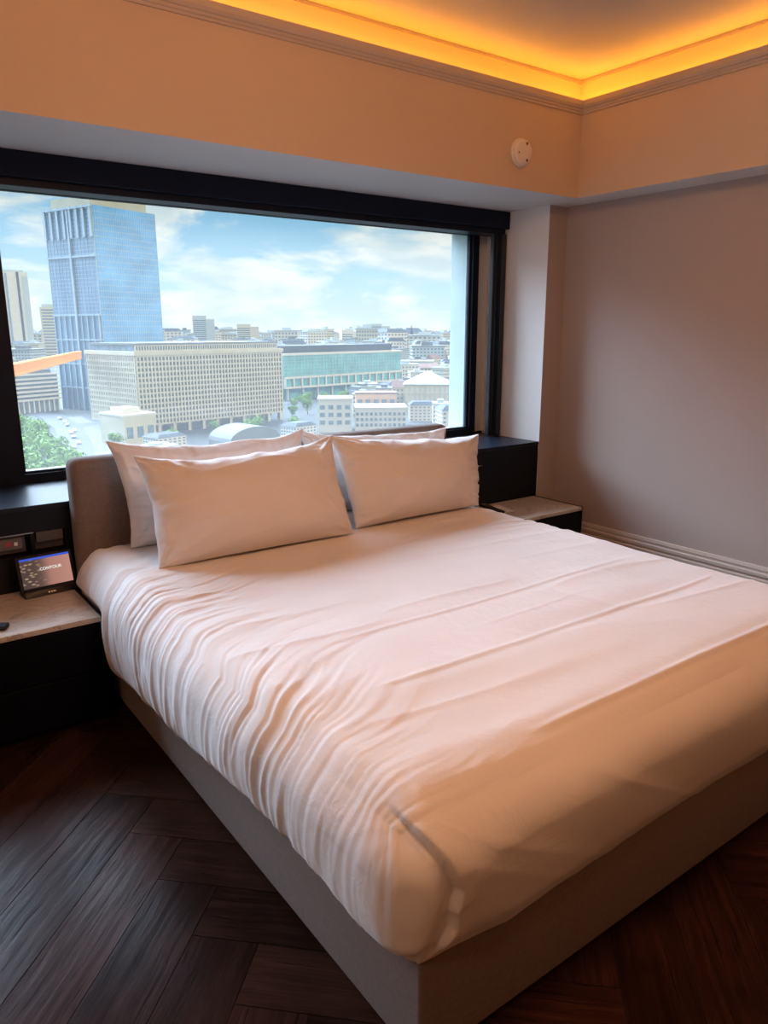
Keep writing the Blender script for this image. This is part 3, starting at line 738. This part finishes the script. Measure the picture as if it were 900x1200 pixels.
# orange crane jib with its mast out of sight to the left
t = bld('tower_crane', 22, 190, 0, 'orange crane arm reaching in from the left in front of the blue tower', 'crane')
m_ = MB(); m_.box(-1, 1, -1, 1, 0, 39); m_.build('mast', C_orange, t)
jx, jy = 98.3-22, 382.2-190; jl = math.hypot(jx, jy); ja = math.atan2(jy, jx)
m_ = MB(); z0, z1 = 34.0, 37.0
Mj = Matrix.Rotation(ja, 4, 'Z')
for yy in (-.9, .9):
    for zz in (z0, z1): m_.box(-25, jl, yy-.22, yy+.22, zz-.3, zz+.3, M=Mj)
k = -25.0
while k < jl-1.5:
    for yy in (-.9, .9):
        a_ = Mj @ Vector((k, yy, z0)); b_ = Mj @ Vector((k+1.5, yy, z1)); c_ = Mj @ Vector((k+.45, yy, z0)); d_ = Mj @ Vector((k+1.95, yy, z1)); e_ = Vector((.12, .1, 0))
        m_.add([a_, c_, d_, b_, a_+e_, c_+e_, d_+e_, b_+e_], [(0,1,2,3), (4,7,6,5), (0,4,5,1), (1,5,6,2), (2,6,7,3), (3,7,4,0)])
    k += 1.5
m_.build('jib', C_orange, t)
MB().box(-25, jl, -.8, .8, z0+.1, z0+.35, M=Mj).build('walkway', C_orange, t)
MB().box(-25, jl, -.05, .05, z0+.2, z1, M=Mj).build('netting', C_orange, t)

# cream office slab with the slit windows
t = bld('slit_window_office', 110.8, 339.2, 11.4, 'long cream office slab with rows of narrow slit windows, centre of the view')
MB().box(.5, 84, .5, 45, 5, 37).build('glass_body', C_glassd, t)
slits(MB(), 84.4, .5, 4.2, 35.8, 46, 13, .80, .75, .9).build('concrete_lattice', C_cream, t)
slits_side(MB(), 45, .5, 4.2, 35.8, 26, 13, .9, .9, .9).build('side_lattice', C_cream, t)
MB().box(-.8, 85, -1.0, 46, 35.8, 37.6).build('roof_slab', C_cream, t)
m_ = MB().box(1.5, 83, 2, 43, 37.6, 40.2); m_.build('attic', C_glassd, t)
slits(MB(), 82, 2, 37.6, 40.4, 60, 1, .5, .5, .4, x0=1.2).build('attic_lattice', C_cream, t)
MB().box(1, 83.4, 1.5, 44, 40.3, 41.2).build('roof', C_grey, t)
parts('stilt', [(1+k*8.1, 2.6+k*8.1, 0, 2, 0, 4.4) for k in range(11)], C_cream, t)
MB().box(6, 80, 8, 38, 0, 4.4).build('base', C_cream, t)

# teal glass office
t = bld('glass_office', 247, 452.6, 11.7, 'long teal glass office block right of the cream slab')
MB().box(0, 121, 0, 32, 8, 31).build('teal_glass', C_teal, t)
slits(MB(), 121, 0, 16.5, 31, 40, 6, .18, .18, .2).build('mullion_grid', C_pale, t)
MB().box(-.5, 122, -1, 32, 30.2, 31.6).build('eave_band', C_white, t)
slits(MB(), 122, -.4, 8, 16, 16, 1, 1.2, 1.3, 1.2).build('window_frame_band', C_white, t)
MB().box(3, 115, 4, 28, 31.6, 36.5).build('roof', C_dark, t)
parts('column', [(4+k*14, 5.6+k*14, 1, 2.5, 0, 8) for k in range(9)], C_pale, t)
MB().box(10, 70, 5, 25, 0, 8).build('base', C_teal, t)

# smaller blocks in the foreground
def small(name, x, y, ang, L_, D_, h, wall, label, rows=3, cols=6, roofm=C_grey, rooft=.8, lip=.4):
    t = bld(name, x, y, ang, label)
    MB().box(0, L_, 0, D_, 0, h).build('wall', wall, t)
    parts('window', [(L_*(i+.2)/cols, L_*(i+.78)/cols, -.15, 0, h*(.25+.7*j/max(rows, 1)), h*(.25+.7*j/max(rows, 1))+h*.38/rows) for j in range(rows) for i in range(cols)], C_glassd, t)
    MB().box(-lip, L_+lip, -lip, D_+lip, h, h+rooft).build('roof', roofm, t)
    return t
t = small('corner_block', 94.9, 311, 15, 15, 18, 12.2, C_cream, 'small cream block with white roof in front of the slit-window slab', 1, 3, C_white)
MB().box(3, 11, 5, 14, 13, 15.2).build('plant_room', C_white, t)
t = small('white_house_block', 181.3, 299.5, -33.5, 15.6, 16, 15.2, C_white, 'taller white block at the left end of the white terrace', 3, 4, C_white)
t = small('white_terrace', 195.6, 290.1, -33.5, 24, 18, 11.0, C_white, 'long white terrace of flats with dark window rows behind the headboard', 3, 11, C_white)
t = small('salmon_house', 207.8, 307.3, -33, 20, 12, 16, C_salmon, 'salmon brick building with pale window bays behind the white terrace', 3, 5, C_tile)
t = bld('pavilion', 262, 338, -40, 'pale pavilion with a low pyramid roof near the right of the view')
MB().box(0, 26, 0, 24, 0, 17).build('wall', C_white, t)
MB().add([(-1, -1, 17), (27, -1, 17), (27, 25, 17), (-1, 25, 17), (13, 12, 24)], [(0,1,4), (1,2,4), (2,3,4), (3,0,4), (3,2,1,0)]).build('roof', C_pale, t)
slits(MB(), 26, 0, 2, 16.5, 9, 3, .9, 1.0, .3).build('window_frame_band', C_cream, t)
t = small('long_hall', 491, 639, -38.5, 34, 20, 14.5, C_pale, 'long pale hall with a row of upright windows behind the teal office', 1, 12, C_white)
# distant high blocks on the skyline
for (x, y, w_, h_, c_, lb) in ((757, 1851, 54, 84, C_pale, 'pair of pale high-rises on the skyline right of the blue tower'), (857, 1808, 56, 63, C_cream, 'squat cream high-rise on the skyline above the slit-window slab'),
        (1015, 1560, 46, 48, C_white, 'white block on the skyline above the teal office'), (1330, 1900, 70, 66, C_pale, 'wide pale block on the right part of the skyline'), (1150, 1730, 60, 56, C_cream, 'cream block on the skyline between white and pale ones')):
    t = bld('skyline_block', x, y, -24, lb)
    MB().box(0, w_*.62, 0, 20, 0, h_).build('wall', c_, t); MB().box(w_*.62, w_, 3, 20, 0, h_*.90).build('wing', c_, t)
    parts('window_band', [(1.5, w_*.6, -.4, 0, 6+k*5, 8.2+k*5) for k in range(int(h_/5)-2)], C_glassd, t)
t = bld('church', 1238, 1570, 0, 'dark pointed church spire on the skyline at right', 'church')
MB().box(-5, 5, -5, 5, 0, 34).build('tower', C_grey, t); MB().lathe([(6, 34), (3.2, 46), (.3, 60)], 8).build('spire', C_dark, t); MB().box(-34, -5, -7, 7, 0, 20).build('nave', C_grey, t)
# roofs and a dome in front of the slab
t = bld('vaulted_hall', 122, 268, 8, 'low grey-green vaulted hall roof just above the headboard', 'hall')
m_ = MB(); pts = [(0, 0)]+[(12-12*math.cos(math.pi*k/12), 4+5.5*math.sin(math.pi*k/12)) for k in range(13)]+[(24, 0)]
Mv = Matrix.Rotation(math.radians(90), 4, 'X')
m_.prism([(x_, z_) for x_, z_ in pts], -16, 0, M=Mv); m_.build('vault', C_grey, t)

# repeated city houses: a few kinds, each copy an object of its own
kinds = []
def house_mesh(name, wall, roofm, form, cols, rows):
    m_ = MB(); m_.box(-.5, .5, -.5, .5, 0, 1, 0)
    for j in range(rows):
        z_ = (j+.35)/(rows+.3)
        for i in range(cols):
            a_ = -.5+(i+.25)/cols; w_ = .5/cols; h_ = .42/rows
            m_.box(a_, a_+w_, -.508, -.5, z_, z_+h_, 1); m_.box(-.508, -.5, a_, a_+w_, z_, z_+h_, 1)
    if form == 'flat': m_.box(-.53, .53, -.53, .53, 1, 1.05, 2); m_.box(-.2, .15, -.2, .2, 1.05, 1.2, 2)
    elif form == 'gable': m_.add([(-.54, -.54, 1), (.54, -.54, 1), (.54, .54, 1), (-.54, .54, 1), (-.54, 0, 1.35), (.54, 0, 1.35)], [(0,1,5,4), (2,3,4,5), (0,4,3), (1,2,5), (3,2,1,0)], 2)
    else: m_.add([(-.53, -.53, 1), (.53, -.53, 1), (.53, .53, 1), (-.53, .53, 1), (-.35, -.35, 1.2), (.35, -.35, 1.2), (.35, .35, 1.2), (-.35, .35, 1.2)], [(0,1,5,4), (1,2,6,5), (2,3,7,6), (3,0,4,7), (4,5,6,7), (3,2,1,0)], 2)
    o = m_.build(name, [wall, C_glassd, roofm]); return o
kinds = [(house_mesh('flat_roof_house', C_white, C_pale, 'flat', 7, 5), 'white flat-roofed house', 'white flat-roofed houses of the city below'),
         (house_mesh('gabled_house', C_cream, C_tile, 'gable', 5, 4), 'cream house with a tiled gable roof', 'cream gabled houses of the city below'),
         (house_mesh('mansard_house', C_white, C_dark, 'mans', 6, 5), 'white house with a dark mansard roof', 'white mansard houses of the city below'),
         (house_mesh('brick_house', C_salmon, C_grey, 'flat', 6, 4), 'salmon brick house with a grey flat roof', 'salmon brick houses of the city below'),
         (house_mesh('office_block', C_pale, C_grey, 'flat', 9, 7), 'pale bluish office block', 'pale bluish office blocks of the city below'),
         (house_mesh('stone_block', C_cream, C_pale, 'flat', 8, 6), 'cream stone block with a flat pale roof', 'cream flat-roofed blocks of the city below')]
rnd = random.Random(5); placed = []
keep = [(150, 475, 45), (102, 492, 30), (155, 370, 62), (185, 375, 50), (300, 480, 50), (350, 490, 45), (270, 470, 40), (262+10, 338, 22), (101, 318, 16), (190, 305, 14), (205, 295, 20), (217, 312, 18), (505, 640, 30), (134, 262, 20), (1238, 1570, 36), (780, 1845, 36), (885, 1800, 36), (1036, 1552, 32), (1362, 1888, 42), (1178, 1720, 38), (285, 1478, 40), (265, 1180, 30)]
street_trees = [(197, 377), (205, 392), (225, 400), (244, 416), (259, 420), (272, 419), (200, 358), (212, 345), (150, 306), (140, 322), (160, 318), (236, 408), (252, 428), (284, 430), (218, 372), (88, 300), (112, 304), (170, 302), (290, 400), (240, 330), (255, 372), (310, 420)]
keep += [(a, b, 5) for a, b in street_trees]
used = set()
def put(kind, x, y, w_, d_, h_, a_):
    src, lb, gp = kinds[kind]
    if kind in used:
        o = src.copy(); COL.objects.link(o)
    else: o = src; used.add(kind)
    o.location = (x, y, G); o.rotation_euler = (0, 0, a_); o.scale = (w_, d_, h_)
    tag(o, lb+' in the city below the window', 'house', gp)
def ok(x, y, rad):
    for a, b, c in keep+placed:
        if (a-x)**2+(b-y)**2 < (c+rad)**2: return False
    return True
for (x, y, w_, h_, k) in ((104, 290, 13, 6, 2), (114, 303, 12, 7, 1), (160, 281, 12, 7, 2), (92, 266, 12, 6, 0), (166, 290, 12, 6, 1), (140, 300, 12, 5, 0), (132, 312, 12, 5, 2), (176, 318, 14, 6, 0), (228, 345, 14, 7, 5), (235, 372, 15, 6, 0), (70, 520, 20, 9, 4), (60, 470, 18, 7, 2)):
    if ok(x, y, w_*.45): placed.append((x, y, w_*.66)); put(k, x, y, w_, w_*.8, h_, .25)
cnt = 0; tries = 0
bands = [(355, 560, 40, 62, (11, 17), (8, 13)), (520, 900, 58, 90, (14, 24), (9, 17)), (900, 1700, 75, 90, (22, 42), (14, 30)), (1700, 3600, 85, 90, (40, 90), (24, 52))]
for bi, (d0, d1, num, _, wr, hr) in enumerate(bands):
    c = 0; tries = 0
    while c < num and tries < 6000:
        tries += 1
        D_ = math.sqrt(rnd.uniform(d0*d0, d1*d1)) if bi < 3 else rnd.uniform(d0, d1)
        az = rnd.uniform(math.radians(34.5), math.radians(43.5)) if bi == 0 else rnd.uniform(math.radians(27.5 if bi == 1 else 9), math.radians(43.5))
        x, y = D_*math.sin(az), D_*math.cos(az)
        w_ = rnd.uniform(*wr); dd = w_*rnd.uniform(.6, 1.1); h_ = rnd.uniform(*hr)
        if not ok(x, y, w_*.68): continue
        placed.append((x, y, w_*.68)); put(rnd.choice([0, 0, 2, 4, 5, 1, 3] if bi < 2 else [0, 5, 4, 2, 5]), x, y, w_, dd, h_, rnd.choice([-.6, -.45, .2, .9])); c += 1
# roads
C_road = fmat('city_asphalt', (.11, .115, .12), .9, .08, .1); C_pave = fmat('city_paving', (.16, .155, .14), .9, .1, .1)
def road(name, pts, w_, m_, dz, label):
    vs = []; fs = []
    for k, (x, y) in enumerate(pts):
        a_ = Vector(pts[min(k+1, len(pts)-1)])-Vector(pts[max(k-1, 0)]); n_ = Vector((-a_.y, a_.x)).normalized()*w_/2
        vs += [(x+n_.x, y+n_.y, G+dz), (x-n_.x, y-n_.y, G+dz)]
        if k: fs.append((2*k-2, 2*k-1, 2*k+1, 2*k))
    o = MB().add(vs, fs).build(name, m_); tag(o, label, 'road', kind='structure')
road('road', [(60, 260), (78, 320), (92, 390), (98, 450), (80, 520)], 13, C_road, .08, None)
road('road', [(92, 390), (115, 405), (160, 425), (240, 440), (400, 450)], 11, C_road, .06, None)
road('pavement', [(66, 250), (88, 320), (101, 380), (106, 440)], 10, C_pave, .04, None)
# cars on the road
car_m = MB(); car_m.prism([(-2.1, .3), (2.1, .3), (2.1, .85), (1.3, .95), (.7, 1.45), (-1.1, 1.45), (-1.7, .95), (-2.1, .9)], -.85, .85, M=Mv)
for wx in (-1.3, 1.3):
    for wy in (-.86, .66): car_m.lathe([(.32, 0), (.32, .2)], 12, M=Matrix.Translation((wx, wy+.2, .32)) @ Mv)
car0 = None
cm = mat('car_paint', (.5, .5, .52), .3, .5)
for k, (x, y, a_) in enumerate(((84, 350, 1.35), (90, 372, 1.35), (81, 330, 1.4), (95, 410, 1.45), (93, 398, 1.45), (87, 366, 1.35), (120, 408, .4), (140, 417, .4), (76, 318, 1.3), (97, 430, 1.5))):
    if car0 is None: o = car0 = car_m.build('car', cm)
    else: o = car0.copy(); COL.objects.link(o)
    o.location = (x, y, G+.05); o.rotation_euler = (0, 0, a_); tag(o, 'tiny grey car on the road at the foot of the blue tower', 'car', 'cars on the road below')

# trees
def crown_mesh(seed, n=700):
    q = random.Random(seed); m_ = MB()
    blobs = [(q.uniform(-2.6, 2.6), q.uniform(-2.6, 2.6), q.uniform(5, 9.5), q.uniform(2.0, 3.2)) for _ in range(9)]
    for _ in range(n):
        bx, by, bz, br = q.choice(blobs); d = Vector((q.gauss(0, 1), q.gauss(0, 1), q.gauss(0, 1))).normalized()*br*q.uniform(.75, 1.05)
        c_ = Vector((bx, by, bz))+d; s_ = q.uniform(.35, .65); a_ = Vector((q.gauss(0, 1), q.gauss(0, 1), q.gauss(0, 1))).normalized(); b_ = a_.cross(d+Vector((.01, 0, 0))).normalized()*s_; a_ = b_.cross(d).normalized()*s_
        m_.add([c_-a_, c_-b_*.7, c_+a_, c_+b_*.7], [(0, 1, 2, 3)])
    return m_
def tree_proto(seed, label, gp):
    t = thing('broadleaf_tree', (0, 0, G), 0, label, 'tree', gp)
    crown_mesh(seed).build('crown', C_leaf, t); MB().lathe([(.45, 0), (.3, 3), (.22, 6.5)], 8).build('trunk', C_bark, t)
    return t
def dup_tree(t0, loc, rz, s_, label, gp):
    r_ = t0.copy(); COL.objects.link(r_); r_.location = loc; r_.rotation_euler = (0, 0, rz); r_.scale = (s_,)*3; r_['label'] = label; r_['group'] = gp
    for ch in t0.children:
        c_ = ch.copy(); COL.objects.link(c_); c_.parent = r_
    return r_
LB1, GP1 = 'bright green leafy tree in the clump at lower left of the view', 'green trees at the lower left of the view'
LB2, GP2 = 'small green tree between buildings near the teal and cream offices', 'street trees among the offices'
TP = [tree_proto(s_, LB1, GP1) for s_ in (1, 2, 3)]
pos = [(64.7, 350), (65.4, 334), (63.5, 318), (61, 302), (59.2, 286), (58, 268), (56, 250), (53.7, 232), (50.5, 215), (47, 199), (50, 292), (48, 272), (45.5, 254), (43, 236), (40.5, 218), (38, 203), (54, 310), (55, 330), (53, 350), (38, 262), (36, 240)]
for k, (x, y) in enumerate(pos):
    if k < 3: t_ = TP[k]; t_.location = (x, y, G); t_.scale = (1.1,)*3
    else: dup_tree(TP[k % 3], (x, y, G), k*1.7, rnd.uniform(.95, 1.2), LB1, GP1)
for k, (x, y) in enumerate(street_trees):
    dup_tree(TP[k % 3], (x, y, G), k*1.3, rnd.uniform(.55, .85), LB2, GP2)
# ------------------------------------------------------------------ sky and lights
def world():
    w = bpy.data.worlds.new('sky'); S.world = w; w.use_nodes = True; nt = w.node_tree; nt.nodes.clear(); L = nt.links.new
    out = N(nt, 'ShaderNodeOutputWorld'); bg = N(nt, 'ShaderNodeBackground'); L(bg.outputs[0], out.inputs[0])
    tc = N(nt, 'ShaderNodeTexCoord'); sx = N(nt, 'ShaderNodeSeparateXYZ'); L(tc.outputs['Generated'], sx.inputs[0])
    blue = ramp(nt, sx.outputs[2], [(0, (.78, .86, .86)), (.05, (.58, .80, .90)), (.13, (.32, .61, .86)), (.30, (.22, .46, .76)), (1, (.12, .3, .6))])
    # cumulus: noise on the direction flattened towards the horizon
    pj = N(nt, 'ShaderNodeMapping'); pj.inputs['Scale'].default_value = (1.0, 1.0, 3.4); L(tc.outputs['Generated'], pj.inputs[0])
    n = N(nt, 'ShaderNodeTexNoise', i_Scale=5.2, i_Detail=8.0, i_Roughness=.58, i_Distortion=.3); L(pj.outputs[0], n.inputs['Vector'])
    mask = ramp(nt, n.outputs[0], [(.44, (0, 0, 0)), (.55, (1, 1, 1))])
    n2 = N(nt, 'ShaderNodeTexNoise', i_Scale=9.0, i_Detail=5.0); L(pj.outputs[0], n2.inputs['Vector'])
    cl = ramp(nt, n2.outputs[0], [(.38, (.70, .80, .84)), (.56, (.98, .98, .95))])
    mx = N(nt, 'ShaderNodeMix', data_type='RGBA'); L(mask, mx.inputs[0]); L(blue, mx.inputs[6]); L(cl, mx.inputs[7])
    # brighter sky patch added above the window's view to light the bed
    nv = N(nt, 'ShaderNodeVectorMath', operation='DOT_PRODUCT'); d = Vector(SKYFILL_DIR).normalized(); nv.inputs[1].default_value = d; L(tc.outputs['Generated'], nv.inputs[0])
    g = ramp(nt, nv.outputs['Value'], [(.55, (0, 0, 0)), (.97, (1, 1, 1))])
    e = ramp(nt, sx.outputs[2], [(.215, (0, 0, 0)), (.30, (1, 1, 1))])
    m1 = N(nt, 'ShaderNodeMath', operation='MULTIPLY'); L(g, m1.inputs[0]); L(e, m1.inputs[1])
    m2 = N(nt, 'ShaderNodeMath', operation='MULTIPLY_ADD', i_1=SKYFILL, i_2=0.0); L(m1.outputs[0], m2.inputs[0])
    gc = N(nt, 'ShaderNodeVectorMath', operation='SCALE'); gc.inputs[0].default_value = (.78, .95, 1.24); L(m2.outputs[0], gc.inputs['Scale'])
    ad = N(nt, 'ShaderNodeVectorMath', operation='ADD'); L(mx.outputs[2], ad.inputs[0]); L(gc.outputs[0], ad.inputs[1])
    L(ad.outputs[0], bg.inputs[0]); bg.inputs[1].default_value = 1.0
    w.cycles.sampling_method = 'MANUAL'; w.cycles.sample_map_resolution = 1024
SKYFILL_DIR = (-.25, 1.0, .75); SKYFILL = 20.5
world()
def sun(name, d, st, col, ang=1):
    l = bpy.data.lights.new(name, 'SUN'); l.energy = st; l.color = col; l.angle = math.radians(ang)
    o = bpy.data.objects.new(name, l); COL.objects.link(o); o.rotation_euler = Vector(d).to_track_quat('-Z', 'Y').to_euler()
sun('sun', (-.35, .80, -.45), 2.6, (1, .86, .66))
# portal: tells the renderer where daylight enters
l = bpy.data.lights.new('window_daylight_portal', 'AREA'); l.shape = 'RECTANGLE'; l.size = 5.3; l.size_y = 1.40; l.cycles.is_portal = True
o = bpy.data.objects.new('window_daylight_portal', l); COL.objects.link(o); o.location = (1.08, 4.32, 1.53); o.rotation_euler = (math.radians(-90), 0, 0)
# unseen warm point lights added as fill for bed, bulkhead and left side
def fill_light(name, loc, p, col, rad):
    l = bpy.data.lights.new(name, 'POINT'); l.energy = p; l.color = col; l.shadow_soft_size = rad
    o = bpy.data.objects.new(name, l); COL.objects.link(o); o.location = loc
fill_light('bed_fill', (1.3, .90, 2.78), 58, (1, .48, .23), .18)
fill_light('back_fill', (1.5, -1.6, 1.8), 14, (1, .42, .15), .12)
fill_light('left_fill', (-1.1, .4, 2.3), 27, (1, .64, .42), .12)
S.view_settings.view_transform = 'Standard'; S.view_settings.look = 'None'; S.view_settings.gamma = 1; S.view_settings.exposure = 0; S.view_settings.use_curve_mapping = False
S.render.engine = 'CYCLES'
c = S.cycles; c.max_bounces = 10; c.diffuse_bounces = 5; c.glossy_bounces = 4; c.transparent_max_bounces = 16; c.transmission_bounces = 6
c.caustics_reflective = False; c.caustics_refractive = False; c.use_denoising = True; c.sample_clamp_indirect = 6; c.blur_glossy = 1
